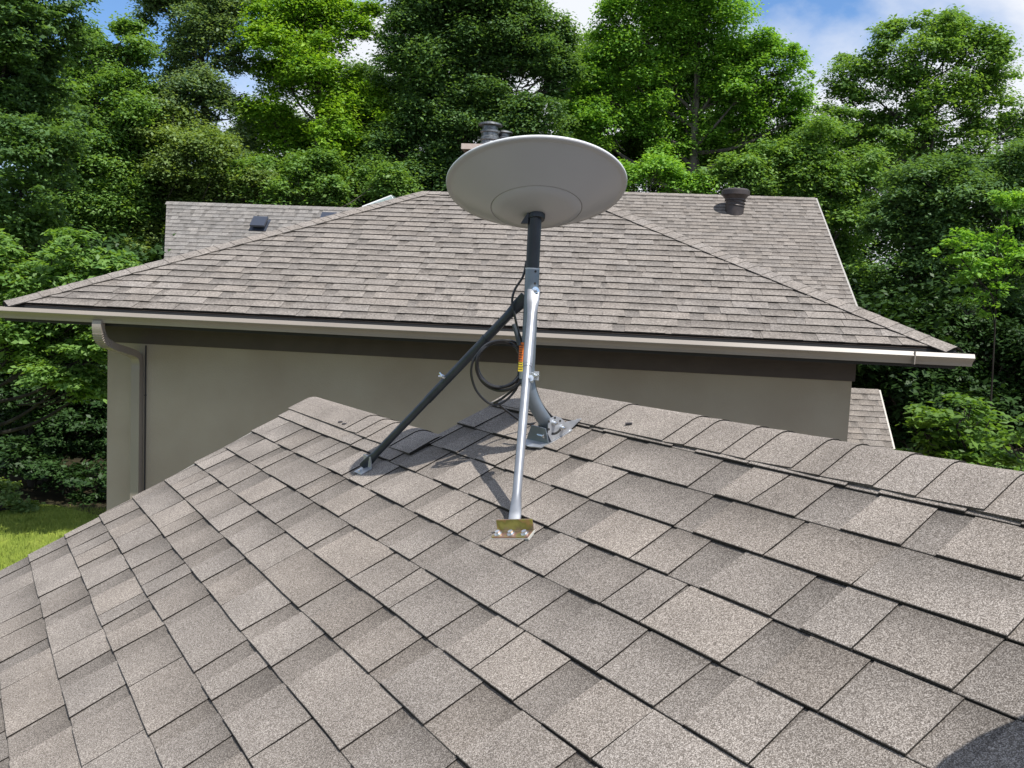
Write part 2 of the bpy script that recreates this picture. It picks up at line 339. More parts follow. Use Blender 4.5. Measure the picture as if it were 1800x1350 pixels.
def hipcap(c0, c1, nA, nB, cuts, parent, m, half=.15, seed=1):
    """caps along an edge from c0 to c1 between planes with normals nA (near) and nB (far)"""
    c0, c1 = Vector(c0), Vector(c1); d = (c1-c0).normalized(); nA, nB = Vector(nA), Vector(nB)
    tA = nA.cross(d); tB_ = nB.cross(d); mid = (nA+nB).normalized()
    if tA.dot(nB) > 0: tA = -tA
    if tB_.dot(nA) > 0: tB_ = -tB_
    if tA.dot(mid) > 0: tA = -tA
    if tB_.dot(mid) > 0: tB_ = -tB_
    def fr(u, t, w):
        r = .02; base = c0+d*u+mid*.010
        if abs(t) < r: return base+(tA if t > 0 else tB_)*abs(t)*.8+mid*w
        return base+(tA if t > 0 else tB_)*abs(t)+(nA if t > 0 else nB)*(w+.007)
    mb = MB(); caps(mb, fr, cuts, half, seed, dense=False); return mb.build('ridge_cap', m, parent)
nF, nR_, nL_ = (0, -sB, cB), (sB, 0, cB), (-sB, 0, cB); hl = math.sqrt(2*a*a+(H*sB)**2)
def cutlist(L, seed, base=.143):
    R = random.Random(seed); c = [0.]
    while c[-1] < L-.1: c.append(c[-1]+base+R.choice((-.04, .035, 0, .03, -.05, .05)))
    c[-1] = L; return c
hipcap((sL+a, dB+a, hz), (sL, dB, he), nF, nL_, cutlist(hl, 3), far, M_sh2, .165, 3)
hipcap((sR-a, dB+a, hz), (sR, dB, he), nF, nR_, cutlist(hl, 4), far, M_sh2, .165, 4)
hipcap((sL+a, dB+a, hz), (sR-a, dB+a, hz), nF, (0, sB, cB), cutlist(sR-sL-2*a, 5), far, M_sh2, .13, 5)
# gutters
def gutter(p0, p1, out, parent, capends=True):
    p0, p1, out = Vector(p0), Vector(p1), Vector(out); up = Vector((0, 0, 1))
    pr = [(.004, -.055), (.004, -.137), (.075, -.137), (.083, -.114), (.098, -.096), (.116, -.083), (.127, -.076), (.130, -.069), (.112, -.038), (.106, -.036), (.104, -.042)]
    inn = [(.108, -.044), (.125, -.071), (.114, -.079), (.095, -.092), (.079, -.110), (.072, -.132), (.008, -.132), (.008, -.055)]
    P = pr+inn; n = len(P); mb = MB()
    vs = [b+out*x+up*z for b in (p0, p1) for x, z in P]
    mb.add(vs, [(i, (i+1) % n, n+(i+1) % n, n+i) for i in range(n)])
    for b, s in ((p0, -1), (p1, 1)):
        dd = (p1-p0).normalized()*s*.003
        poly = [b+out*x+up*z+dd for x, z in pr]; mb.add([*poly, *[q_-dd for q_ in poly]], [tuple(range(len(pr)))]+[(i, i+1, i+1+len(pr), i+len(pr)) for i in range(len(pr)-1)])
    return mb.build('gutter', M_gut, parent)
gutter((sL-.13, dB, he), (sR+.095, dB, he), (0, -1, 0), far)
gutter((sR, dB+.02, he), (sR, dB+2*a, he), (1, 0, 0), far)
gutter((sL, dB+2*a, he), (sL, dB+.02, he), (-1, 0, 0), far)
mb = MB()                                                          # strap hangers and joint seams on the gutter
mb.box(sR-.36, sR-.352, dB-.1325, dB-.0725, he-.1395, he-.0345)
mb.build('gutter_seam', M_gut, far)
OV = .62
mb = MB(); w0, w1, wn = sL+OV, sR-OV, dB+OV
mb.box(w0, w1, wn, dB+2*a-OV, -Z0, he-.162)
mb.build('wall', M_wall, far)
mb = MB(); mb.box(w0-.004, w1+.02, wn-.022, wn-.002, he-.345, he-.163); mb.box(w1+.001, w1+.02, wn, dB+2*a-OV, he-.345, he-.163); mb.box(w0-.02, w0-.004, wn-.022, dB+2*a-OV, he-.345, he-.163)
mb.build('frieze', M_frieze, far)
def rect_pipe(name, pts, w, d, parent, m, corr=None):
    mb = MB(); P = [Vector(p) for p in pts]; X_ = Vector((1, 0, 0)); vs = []
    for i, p in enumerate(P):
        t = (P[min(i+1, len(P)-1)]-P[max(i-1, 0)]).normalized(); y = t.cross(X_).normalized()
        vs += [p+X_*sx*w/2+y*sy*d/2 for sx, sy in ((-1, -1), (-.8, -1), (.8, -1), (1, -1), (1, 1), (-1, 1))]
    n = len(P); mb.add(vs, [(i*6+j, i*6+(j+1) % 6, (i+1)*6+(j+1) % 6, (i+1)*6+j) for i in range(n-1) for j in range(6)]+[tuple(range(6)), tuple(range((n-1)*6, n*6))[::-1]])
    if corr:
        for i in range(corr):
            t = i/corr; ang = t*1.15; mb.box(-w/2-.0025, w/2+.0025, -d*.56, d*.56, -.003, .003,
                lambda x, y, z, ang=ang: (P[1][0]+x, P[1][1]+.04-math.cos(ang)*.055+math.cos(ang)*-y*.9+.02, P[1][2]-math.sin(ang)*.09+z+y*math.sin(ang)*.9+.02))
    return mb.build(name, m, parent)
sx0 = -4.525
bend = curve_pts([(sx0, dB-.065, he-.12), (sx0, dB-.065, he-.20), (sx0, dB-.02, he-.29), (sx0, dB+.14, he-.355), (sx0, wn-.14, he-.435), (sx0, wn-.055, he-.50), (sx0, wn-.048, he-.62)], 6)
dsp = rect_pipe('downspout', bend+[(sx0, wn-.048, -Z0+.1)], .085, .065, far, M_gut)
mb = MB()
for i in range(9):
    k = 3+i; p_ = Vector(bend[8+i]); t_ = (Vector(bend[9+i])-Vector(bend[7+i])).normalized(); y_ = t_.cross(Vector((1, 0, 0)))
    mb.add([p_+Vector((sx_*.0465, 0, 0))+y_*sy_*.0365+t_*st_ for st_ in (-.0028, .0028) for sx_, sy_ in ((-1, -1), (1, -1), (1, 1), (-1, 1))], [(0, 1, 2, 3), (7, 6, 5, 4), (0, 4, 5, 1), (1, 5, 6, 2), (2, 6, 7, 3), (3, 7, 4, 0)])
mb.build('elbow_rib', M_gut, dsp)
mb = MB(); mb.tube([(-4.46, wn-.01, he-.36), (-4.455, wn-.012, -Z0+.3)], .007, 8); mb.box(-4.468, -4.452, wn-.018, wn, -.985, -.975)
mb.build('conduit', M_dark, far)
# taller gable roofs behind
def gable(name, s0, s1, nR, zR, pitch, rows, m, seed, wall_in=.3, rake_cut=None, back=True, down=None):
    c_, s_ = math.cos(pitch), math.sin(pitch); L = rows*.143
    f_ = slope_fr((0, nR-L*c_, zR-L*s_), (1, 0, 0), (0, c_, s_), (0, -s_, c_))
    mb = MB(); rr = [(.143*k, .143*(k+1)) for k in range(rows)]
    lo = (lambda v: s0+(rake_cut*(L-v) if rake_cut else 0)); field(mb, f_, rr, lo, lambda v: s1, seed, **far_kw)
    g_ = slope_fr((0, nR+L*c_, zR-L*s_), (-1, 0, 0), (0, -c_, s_), (0, s_, c_))
    field(mb, g_, rr, lambda v: -s1, lambda v: -s0, seed+1, **far_kw)
    R_ = mb.build(name, m, far)
    mb = MB(); e0 = L*c_; z_ = zR-.02
    mb.prism([(s0+.03 if not rake_cut else s0+rake_cut*L+.03, nR-e0+.02, z_-L*s_), (s0+.03 if not rake_cut else s0+rake_cut*L+.03, nR+e0-.02, z_-L*s_), (s0+.03 if not rake_cut else s0+rake_cut*L+.03, nR, z_)], (s1-s0-.06-(rake_cut*L if rake_cut else 0), 0, 0))
    mb.build('gable_end', M_wall, far)
    mb = MB(); x0_ = s0+wall_in+(rake_cut*L if rake_cut else 0)
    mb.box(x0_, s1-wall_in, nR-e0+.35, nR+e0-.35, -Z0, z_-L*s_+.001); mb.build('wall', M_wall, far)
    mb = MB()
    d0 = .02                                                       # rake trim
    for side in (s1,):
        q0, q1 = Vector((side, nR-L*c_, zR-L*s_)), Vector((side, nR, zR)); mb.add([q0, q1, q1+Vector((.03, 0, .004)), q0+Vector((.03, 0, .004)), q0+Vector((.03, 0, -.12)), q1+Vector((.03, 0, -.12))], [(0, 1, 2, 3), (3, 2, 5, 4)])
    mb.build('drip_edge', M_drip, R_)
    hipcap((s0+.01, nR, zR), (s1-.01, nR, zR), (0, -s_, c_), (0, s_, c_), cutlist(s1-s0-.02, seed+2, .2), R_, m, .13, seed)
    return R_
gR = gable('gable_roof', -2.6, 4.02, 18.5, 2.585, math.radians(32), 30, M_sh2, 61)
gLf = gable('gable_roof', -11.86, -5.3, 22, 2.463, math.radians(45), 20, M_shg, 71, rake_cut=.36)
gLow = gable('gable_roof', 3.6, 5.12, 17, -1.17, math.radians(41), 16, M_sh2, 81)
# vent pipe on the right gable slope
round_vent('roof_vent', gR, (2.33, 17.86, 2.26), 1.22)
def box_vent(loc, parent):
    x, y, z = loc; c_, s_ = math.cos(math.radians(45)), math.sin(math.radians(45))
    def xf(u, v, w): return (x+u, y+v*c_-w*s_, z+v*s_+w*c_)
    mb = MB(); mb.box(-.15, .15, -.13, .13, .0, .08, xf); mb.box(-.19, .19, -.19, .17, .081, .14, xf)
    mb.box(-.22, .22, -.24, .20, -.004, .013, xf); mb.build('roof_vent', mat('navy vent', (.06, .07, .095), .28, .3), parent)
box_vent((-9.02, 21.42, 1.90), gLf); box_vent((-7.28, 21.60, 2.08), gLf)
# chimney and its flues
mb = MB(); mb.box(-4.02, -3.0, 22.6, 23.4, 1.2, 4.128); mb.build('chimney', noisy('chimney brick', (.13, .075, .06), (.20, .12, .095), 9, .9), far)
ch = bpy.data.objects['chimney']
mb = MB(); mb.box(-4.10, -2.9, 22.5, 23.5, 4.13, 4.27); mb.build('chimney_cap', noisy('concrete cap', (.50, .40, .35), (.58, .47, .42), 8, .8), ch)
def flue(x, y, z, k):
    mb = MB(); mb.lathe([(.0, 0), (.26*k, 0), (.21*k, .16*k), (.24*k, .18*k), (.24*k, .24*k), (.21*k, .26*k), (.21*k, .34*k), (.24*k, .36*k), (.24*k, .40*k), (.19*k, .42*k), (.19*k, .50*k), (.29*k, .52*k), (.28*k, .56*k), (.08*k, .62*k), (0, .62*k)], (x, y, z), (0, 0, 1), 26)
    mb.build('flue', M_flue, ch, True)
flue(-3.42, 22.9, 4.24, 1.1); flue(-3.10, 23.2, 4.24, .85)
# small glazed roof peak behind the hip
sk = MB(); sk.add([(-6.95, 23.6, 2.72), (-6.0, 23.6, 2.72), (-6.0, 25.2, 2.72), (-6.95, 25.2, 2.72), (-6.30, 24.0, 3.09), (-6.30, 24.8, 3.09)], [(0, 1, 4), (1, 2, 5, 4), (2, 3, 5), (3, 0, 4, 5)])
sky_o = sk.build('skylight', noisy('ribbed glazing', (.16, .22, .22), (.32, .38, .38), 26, .3, .2, 0, 60, 2, .5, (6, .3, .3)), far)
sk = MB(); sk.tube([(-7.0, 23.56, 2.68), (-6.30, 23.97, 3.06), (-5.98, 23.56, 2.70)], .022, 6); sk.box(-6.9, -6.05, 23.7, 25.1, 1.6, 2.70); sk.build('skylight_frame', mat('white trim', (.75, .76, .76), .4), sky_o)

# ================================================================== SATELLITE DISH
dish = empty('satellite_dish', 'round satellite dish on a bent grey mast braced by two struts', 'satellite dish', (0.0455, 2.6135, Z0-.45))
OX = Vector((.0455, 2.6135, -.45))
def W(p): return Vector(p)-OX                      # eye-relative metres -> dish local
el, azn = math.radians(69), math.radians(-6)
Nd = Vector((math.sin(azn)*math.cos(el), math.cos(azn)*math.cos(el), math.sin(el))); Cd = W((.0458, 2.651, .3820))
mb = MB(); rr = .272
mb.lathe([(0, -.100), (.03, -.0992), (.06, -.0965), (.10, -.0885), (.134, -.0775), (.1352, -.0757), (.1368, -.0757), (.138, -.0767), (.17, -.0600), (.21, -.0375), (.240, -.0195), (.2545, -.0105), (.2572, -.0092), (.2600, -.0088), (.267, -.0080), (.2705, -.0066), (.2722, -.0042), (.2722, -.0022)], Cd, Nd, 128)
body_ = mb.build('dish_body', M_white, dish, True)
mb = MB(); mb.lathe([(.2722, -.0020), (.2728, .0005), (.2710, .0028), (.266, .0034), (.25, .0030), (0, .0026)], Cd, Nd, 128); mb.build('dish_face', mat('bright white face', (.82, .83, .84), .3), dish, True)
mb = MB(); mb.lathe([(.1355, -.0760), (.1360, -.0763), (.1365, -.0760)], Cd, Nd, 96); mb.build('seam', mat('seam grey', (.16, .16, .17), .6), body_)  # thin dark grey ring along the seam
# moulded slot where the mast enters
mb = MB(); top = W((.0455, 2.6135, .318)); side = Vector((1, 0, 0))
mb.lathe([(.0, -.116), (.024, -.115), (.0265, -.109), (.0265, -.085)], Cd, Nd, 24)
mb.build('mast_socket', M_black, dish, True)
mb = MB(); mb.prism([W((.026, 2.60, .300)), W((.026, 2.60, .262)), W((.004, 2.60, .262))], (0, .03, 0)); mb.build('cable_cover', M_black, dish)
mb = MB(); mb.tube([W((.0455, 2.6135, z)) for z in (.118, .2, .30)]+[Cd-Nd*.085], .0203, 24); mast = mb.build('mast', M_black, dish, True)
# grey mount pole with its bend
pl = [(.0455, 2.6135, .131), (.0455, 2.6135, .0), (.0455, 2.6135, -.13), (.0455, 2.6135, -.19), (.050, 2.616, -.225), (.063, 2.624, -.262), (.082, 2.636, -.297), (.103, 2.651, -.328), (.124, 2.666, -.356)]
cp = curve_pts([W(p_) for p_ in pl], 7); mb = MB(); mb.tube(cp, .0216, 28); pole = mb.build('mount_pole', M_grey, dish, True)
mb = MB(); mb.tube([W((.0455, 2.6135, .1315)), W((.0455, 2.6135, .1275))], .0222, 28); mb.build('pole_rim', M_galv, pole, True)
for zz, xx in ((.121, .0545), (.0855, .0545)): mb = MB(); mb.tube([W((xx, 2.5925, zz)), W((xx, 2.601, zz))], .0036, 10); mb.build('screw_hole', M_dark, pole)
def bolt(p_, d_, r=.008, L=.012, nut=True):
    p_ = W(p_); d_ = Vector(d_).normalized(); mb = MB()
    mb.tube([p_-d_*.004, p_], r*1.45, 18); mb.tube([p_, p_+d_*L*.6], r, 6); mb.tube([p_+d_*L*.6, p_+d_*L*1.3], r*.5, 10)
    return mb.build('bolt', M_bolt, dish)
bolt((.0575, 2.589, .0635), (.5, -1, .1), .0085)
bolt((.068, 2.5935, -.19), (.8, -1, 0), .0075)
# clamp ring on the pole
mb = MB(); mb.tube([W((.0455, 2.6135, -.180)), W((.0455, 2.6135, -.202))], .0250, 28); mb.box(.0635-.0455, .0800-.0455, 2.592-2.6135, 2.606-2.6135, .246, .272); mb.build('pole_clamp', M_galv, dish, True)
# front strut
def strut(foot, top_, joint, flatdir, m, name='strut', up_r=.0142, lo_r=.0124, k2=None):
    f_, t_ = W(foot), W(top_); d = (t_-f_); j = f_+d*joint; u = d.normalized(); fl = Vector(flatdir)
    mb = MB(); P = [f_-u*.004, f_+u*.018, f_+u*.03, f_+u*.055, f_+u*.075, f_+d*(joint*.5), j]; Rr = [(.0035, .0165), (.0035, .0165), (.0045, .0160), (lo_r*.92, lo_r*1.15), lo_r, lo_r, lo_r]
    mb.tube(P, Rr, 20, flat=fl)
    mb.tube([j-u*.012, j+u*.001], lo_r+.0012, 20)
    P = [j-u*.004, j+u*.004, f_+d*((1+joint)/2), t_-u*.085, t_-u*.06, t_-u*.035, t_]; Rr = [up_r, up_r, up_r, up_r, (up_r*.85, up_r*1.15), (.0040, .019), (.0035, .019)]
    mb.tube(P, Rr, 20, flat=fl)
    return mb.build(name, m, dish, True)
n_ = Vector((-.36893733, -.23749617, .89859936)); upv = Vector((.75558217, .4863912, .43877008)); cv = Vector((-.54127703, .84084432, 0))
st1 = strut((.0235, 2.229, -.551), (.052, 2.590, .066), .655, (.05, -.9, .45), M_strut)
mb = MB(); q = W((.0385, 2.449, -.186)); mb.box(q.x-.002, q.x+.022, q.y-.012, q.y+.010, q.z-.013, q.z+.013); mb.build('strut_clamp', M_bolt, st1)
bolt((.052, 2.432, -.186), (.2, -1, .2), .006, .008)
st2 = strut((-.500, 2.955, -.560), (.030, 2.628, .045), .44, (.3, -.9, .3), M_dstrut, up_r=.0142, lo_r=.0128)
mb = MB(); q0, q1 = W((-.500, 2.955, -.560)), W((.030, 2.628, .045)); 
mb.tube([q0+(q1-q0)*.768, q0+(q1-q0)*.78], .0158, 20); mb.build('strut_collar', M_dstrut, st2, True)
mb = MB(); pm = q0+(q1-q0)*.55; mb.tube([pm, pm+Vector((-.020, -.012, .010))], .0065, 10); mb.tube([pm+Vector((-.018, -.012, .009)), pm+Vector((-.026, -.012, .020))], [.004, .0025], 8); mb.tube([pm+Vector((-.018, -.012, .009)), pm+Vector((-.029, -.012, .008))], [.004, .0025], 8)
mb.build('wing_bolt', M_bolt, st2)
# feet
def onroof(u, v, w): return W(cv*u+upv*(v+V0)+n_*(w-D0))
M_zinc = noisy('yellow zinc plate', (.30, .30, .10), (.46, .36, .22), 18, .28, .85, 0, 60, 5)
r_ = [x for x in M_zinc.node_tree.nodes if x.type == 'VALTORGB'][0].color_ramp
for pos_, col_ in ((.44, (.45, .38, .14, 1)), (.50, (.50, .28, .22, 1)), (.56, (.30, .24, .14, 1))): e_ = r_.elements.new(pos_); e_.color = col_
pa, pb = Vector((1.858, -.516)), Vector((1.758, -.468)); dd = (pb-pa)     # front edge of the L bracket in roof coordinates
pp = Vector((-dd.y, dd.x)).normalized()
if pp.y < 0: pp = -pp
mb = MB()
def Q(s, t, w): k = pa+dd*s+pp*t; return onroof(k.x, k.y, w)
mb.add([Q(s, t, w) for w in (.010, .0135) for s, t in ((0, -.031), (1, -.031), (1, .0), (0, .0))], [(0, 1, 2, 3), (4, 7, 6, 5), (0, 4, 5, 1), (1, 5, 6, 2), (2, 6, 7, 3), (3, 7, 4, 0)])
mb.add([Q(s, t, w) for s in (.0, 1.) for t, w in ((.0, .010), (.0035, .010), (.014, .037), (.0105, .037))], [(0, 1, 2, 3), (7, 6, 5, 4), (0, 4, 5, 1), (1, 5, 6, 2), (2, 6, 7, 3), (3, 7, 4, 0)])
fb = mb.build('foot_bracket', M_zinc, dish)
mb = MB()
for s_ in (-.02, 1.02):
    pass
mb.add([Q(s, t, w) for w in (.0035, .0095) for s, t in ((-.03, -.033), (1.02, -.033), (1.02, .004), (-.02, .004))], [(0, 1, 2, 3), (4, 7, 6, 5), (0, 4, 5, 1), (1, 5, 6, 2), (2, 6, 7, 3), (3, 7, 4, 0)])
mb.build('sealing_pad', mat('white sealant', (.42, .42, .39), .4), dish)
for s_ in (.13, .49, .87):
    mb = MB(); b0 = Q(s_, -.018, .0135); b1 = Q(s_, -.018, .0155); b2 = Q(s_, -.018, .0225); mb.tube([b0, b1], .0105, 20); mb.tube([b1, b2], .0068, 6); mb.build('lag_bolt', M_bolt, fb)
# foot of the left strut
mb = MB(); c0_ = (2.742, -.512)
mb.add([onroof(c0_[0]+x, c0_[1]+y, w) for w in (.009, .012) for x, y in ((-.03, -.028), (.03, -.028), (.03, .016), (-.03, .016))], [(0, 1, 2, 3), (4, 7, 6, 5), (0, 4, 5, 1), (1, 5, 6, 2), (2, 6, 7, 3), (3, 7, 4, 0)])
mb.add([onroof(c0_[0]+x, c0_[1]+.014+y, w) for x in (-.03, .03) for y, w in ((0, .010), (.0035, .010), (.016, .05), (.0125, .05))], [(0, 1, 2, 3), (7, 6, 5, 4), (0, 4, 5, 1), (1, 5, 6, 2), (2, 6, 7, 3), (3, 7, 4, 0)])
fb2 = mb.build('foot_bracket', M_galv, dish)
mb = MB(); b0 = onroof(2.742, -.528, .012); mb.tube([b0, onroof(2.742, -.528, .02)], .007, 6); mb.build('lag_bolt', M_bolt, fb2)
# J-mount foot: two curved side plates, base and flared feet
uc = 2.165
def PV(u, v, w): return onroof(u, v, w)
prof = [(-.118, .012), (-.120, .040), (-.108, .066), (-.094, .080), (-.074, .078), (-.058, .064), (-.046, .040), (-.046, .012)]
mb = MB()
for uo in (-.027, .0245):
    mb.add([PV(uc+uo+dx, v, w) for dx in (0, .0028) for v, w in prof], [tuple(range(8)), tuple(range(15, 7, -1))]+[(i, (i+1) % 8, 8+(i+1) % 8, 8+i) for i in range(8)])
mb.add([PV(uc+x, y, w) for w in (.007, .0105) for x, y in ((-.03, -.13), (.03, -.13), (.03, -.035), (-.03, -.035))], [(0, 1, 2, 3), (4, 7, 6, 5), (0, 4, 5, 1), (1, 5, 6, 2), (2, 6, 7, 3), (3, 7, 4, 0)])
jm = mb.build('mount_foot', M_galv, dish)
def plate(pts, t, name, m=None):
    mb = MB(); n = len(pts); mb.add([PV(*p) for p in pts]+[PV(p[0]+t[0], p[1]+t[1], p[2]+t[2]) for p in pts], [tuple(range(n)), tuple(range(2*n-1, n-1, -1))]+[(i, (i+1) % n, n+(i+1) % n, n+i) for i in range(n)])
    return mb.build(name, m or M_galv, dish)
fl1 = plate([(uc-.028, -.128, .012), (uc+.085, -.134, .012), (uc+.045, -.122, .062), (uc-.024, -.118, .058)], (0, -.003, 0), 'foot_flange', M_grey)  # darker grey than its lip: the face's shade is put into the colour
mb = MB(); lp = [(-.028, -.131), (.085, -.137), (.078, -.160), (.035, -.168), (-.022, -.158)]
mb.add([PV(uc+x, v, w) for w in (.009, .0125) for x, v in lp], [tuple(range(5)), tuple(range(9, 4, -1))]+[(i, (i+1) % 5, 5+(i+1) % 5, 5+i) for i in range(5)]); mb.build('lip', M_galv, fl1)
fl2 = plate([(uc-.026, -.046, .042), (uc-.020, .018, .020), (uc+.020, .018, .012), (uc-.026, -.046, .010)], (.003, 0, 0), 'foot_flange')
mb = MB()                                                          # curved adjustment slot and screw holes
arc_ = [PV(uc-.0275, -.088+.034*math.cos(t), .062-.034*math.sin(t)) for t in np.linspace(.75, 2.2, 10)]
mb.tube(arc_, [(.0012, .0038)]*10, 8, flat=cv)
for v, w in ((-.102, .074), (-.078, .074), (-.112, .052), (-.064, .056)): mb.tube([PV(uc-.0280, v, w), PV(uc-.0262, v, w)], .0038, 8)
mb.build('slot', M_dark, jm)
for v, w in ((-.088, .062), (-.066, .034)):
    mb = MB(); mb.tube([PV(uc-.027, v, w), PV(uc-.030, v, w)], .0085, 16); mb.tube([PV(uc-.030, v, w), PV(uc-.040, v, w)], .0062, 6); mb.tube([PV(uc-.040, v, w), PV(uc-.046, v, w)], .0034, 8); mb.build('bolt', M_bolt, jm)
mb = MB(); mb.tube([PV(uc+.02, -.128, .034), PV(uc-.012, -.128, .034)], .0042, 10); mb.tube([PV(uc-.012, -.128, .034), PV(uc-.018, -.128, .034)], .007, 6); mb.build('bolt', M_bolt, jm)
# orange and yellow caution sticker wrapped round the left of the pole
def sticker(z0, z1, a0, a1, r, m, name, parent):
    mb = MB(); n = 8; vs = [Vector((math.cos(math.radians(a0+(a1-a0)*i/n))*r, math.sin(math.radians(a0+(a1-a0)*i/n))*r, z+.45)) for z in (z0, z1) for i in range(n+1)]
    mb.add(vs, [(i, i+1, n+2+i, n+1+i) for i in range(n)]); return mb.build(name, m, parent)
mb = MB(); mb.box(.0165-.0455, .0300-.0455, 2.588-2.6135, 2.5895-2.6135, -.178+.45, -.092+.45); lab = mb.build('warning_label', mat('orange sticker', (.80, .19, .02), .45), pole)
mb = MB(); mb.box(.0162-.0455, .0303-.0455, 2.5876-2.6135, 2.5899-2.6135, -.179+.45, -.150+.45); mb.build('label_band', mat('yellow sticker', (.72, .55, .03), .45), lab)
mb = MB(); Rl = random.Random(5)
for i in range(11):
    z_ = -.174+i*.0072+.45; x_ = -.0280
    for j in range(3):
        w2 = Rl.uniform(.0018, .0034); mb.box(x_, x_+w2, 2.5868-2.6135, 2.5874-2.6135, z_, z_+.0032); x_ += w2+.0010
mb.build('label_print', mat('print', (.06, .04, .03), .5), lab)


# cable with its coil hanging on the mast
cab = MB(); R5 = random.Random(9)
feed = [(.026, 2.592, .150), (.018, 2.585, .105), (-.004, 2.580, .065), (-.011, 2.580, .030), (-.002, 2.575, -.010), (.010, 2.578, -.055), (.021, 2.585, -.085), (.020, 2.588, -.12)]
cab.tube([Vector(p) for p in curve_pts(feed, 8)], .0036, 8)
def loop(cx, cz, r, y, n, wob, a0=20, turns=1.0, k=1.0):
    return [Vector((cx+math.cos(math.radians(a0)+2*math.pi*turns*i/n)*r*(1+wob*math.sin(i*.7)), y+.012*math.sin(i*1.1), cz+math.sin(math.radians(a0)+2*math.pi*turns*i/n)*r*k)) for i in range(n+1)]
cab.tube(curve_pts(loop(-.040, -.160, .069, 2.588, 26, .03, 25, 2.0, 1.0), 4), .0050, 8)
cab.tube(curve_pts(loop(-.036, -.166, .074, 2.578, 13, .03, 35, 1.0, .98), 5), .0050, 8)
cab.tube(curve_pts([(.020, 2.588, -.10), (-.02, 2.57, -.087), (-.075, 2.57, -.10), (-.115, 2.575, -.145), (-.124, 2.58, -.19), (-.108, 2.585, -.24), (-.075, 2.59, -.275), (-.045, 2.59, -.284), (-.015, 2.59, -.268), (.012, 2.59, -.235), (.024, 2.592, -.20)], 7), .0038, 8)
cab.tube(curve_pts([(.018, 2.592, -.13), (.015, 2.585, -.215), (-.02, 2.60, -.258), (-.052, 2.62, -.282), (-.045, 2.67, -.286), (-.01, 2.72, -.318), (.045, 2.745, -.356), (.085, 2.79, -.360)], 7), .0038, 8)
cab.tube(curve_pts([(.062, 2.612, -.185), (.072, 2.60, -.23), (.092, 2.60, -.275), (.125, 2.625, -.315), (.165, 2.66, -.345), (.19, 2.64, -.372)], 7), .0038, 8)
cab.tube(curve_pts([(.17, 2.70, -.353), (.10, 2.765, -.363), (.045, 2.85, -.360), (.0, 2.92, -.362)], 7), .0038, 8)
cab.v = [(p[0]*1.018, p[1]*1.018, p[2]*1.018+.3) for p in cab.v]
co = cab.build('cable', M_cable, None, True); co.location = (0, 0, Z0-.3)
co['label'] = 'black coiled cable looped and hanging at the left side of the grey dish mast'; co['category'] = 'cable'
mb = MB(); mb.tube(curve_pts([(-.004, 2.582, .262), (.006, 2.582, .235), (.016, 2.584, .200)], 4), .0062, 8)
sl = mb.build('cable_sleeve', mat('dark sleeve', (.035, .045, .055), .5), co, True)

# ================================================================== GROUND
def tagk(o, k='structure'): o['kind'] = k; return o
M_lawn = noisy('mown grass', (.12, .17, .022), (.19, .24, .035), 3.5, .9, 0, .6, 30, 8, .2)
M_floor = noisy('leaf litter', (.022, .020, .012), (.045, .038, .020), 2.5, .95, 0, .8, 14, 6, .1)
mb = MB(); n = 40
mb.add([(-400, -400, 0), (400, -400, 0), (400, 400, 0), (-400, 400, 0)], [(0, 1, 2, 3)]); tagk(mb.build('forest_floor', M_floor))
mb = MB(); pts = []
for i in range(41):
    x = -22+i*1.0; pts.append((x, 14.7+.35*math.sin(x*1.3)+.25*math.sin(x*2.9+1), .004))
pts = [p for p in pts if p[0] <= -5]; mb.add([(-22, -14, .004)]+pts+[(-5, -14, .004)], [tuple(range(len(pts)+2))]); tagk(mb.build('lawn', M_lawn))
mb = MB(); mb.add([(-4.995, -14, .004), (12, -14, .004), (12, 12, .004), (-4.995, 12, .004)], [(0, 1, 2, 3)]); tagk(mb.build('gravel_path', noisy('gravel', (.17, .15, .12), (.24, .215, .18), 30, .95, 0, .8, 60, 5)))
def blades(n, x0, x1, y0, y1, h, name, m):
    x = rng.uniform(x0, x1, n); y = rng.uniform(y0, y1, n); hh = h*rng.uniform(.5, 1.3, n); a_ = rng.uniform(0, 6.28, n); w_ = .006
    dx, dy = np.cos(a_)*w_, np.sin(a_)*w_; lx, ly = rng.normal(0, .02, n), rng.normal(0, .02, n)
    V = np.stack([np.stack([x-dx, y-dy, 0*x], 1), np.stack([x+dx, y+dy, 0*x], 1), np.stack([x+lx, y+ly, hh], 1)], 1).reshape(-1, 3)
    me = bpy.data.meshes.new(name); me.vertices.add(3*n); me.loops.add(3*n); me.polygons.add(n)
    me.vertices.foreach_set('co', V.ravel().astype(np.float32)); me.loops.foreach_set('vertex_index', np.arange(3*n, dtype=np.int32)); me.polygons.foreach_set('loop_start', np.arange(0, 3*n, 3, dtype=np.int32)); me.update(); me.validate()
    o = link(name, me, m); o['label'] = 'short sunlit lawn grass at the lower left beside the near roof'; o['category'] = 'grass'; tagk(o, 'stuff'); return o
blades(60000, -11, -3.5, 6.5, 14.9, .07, 'grass', noisy('grass blades', (.13, .19, .022), (.25, .30, .05), 2.5, .8))

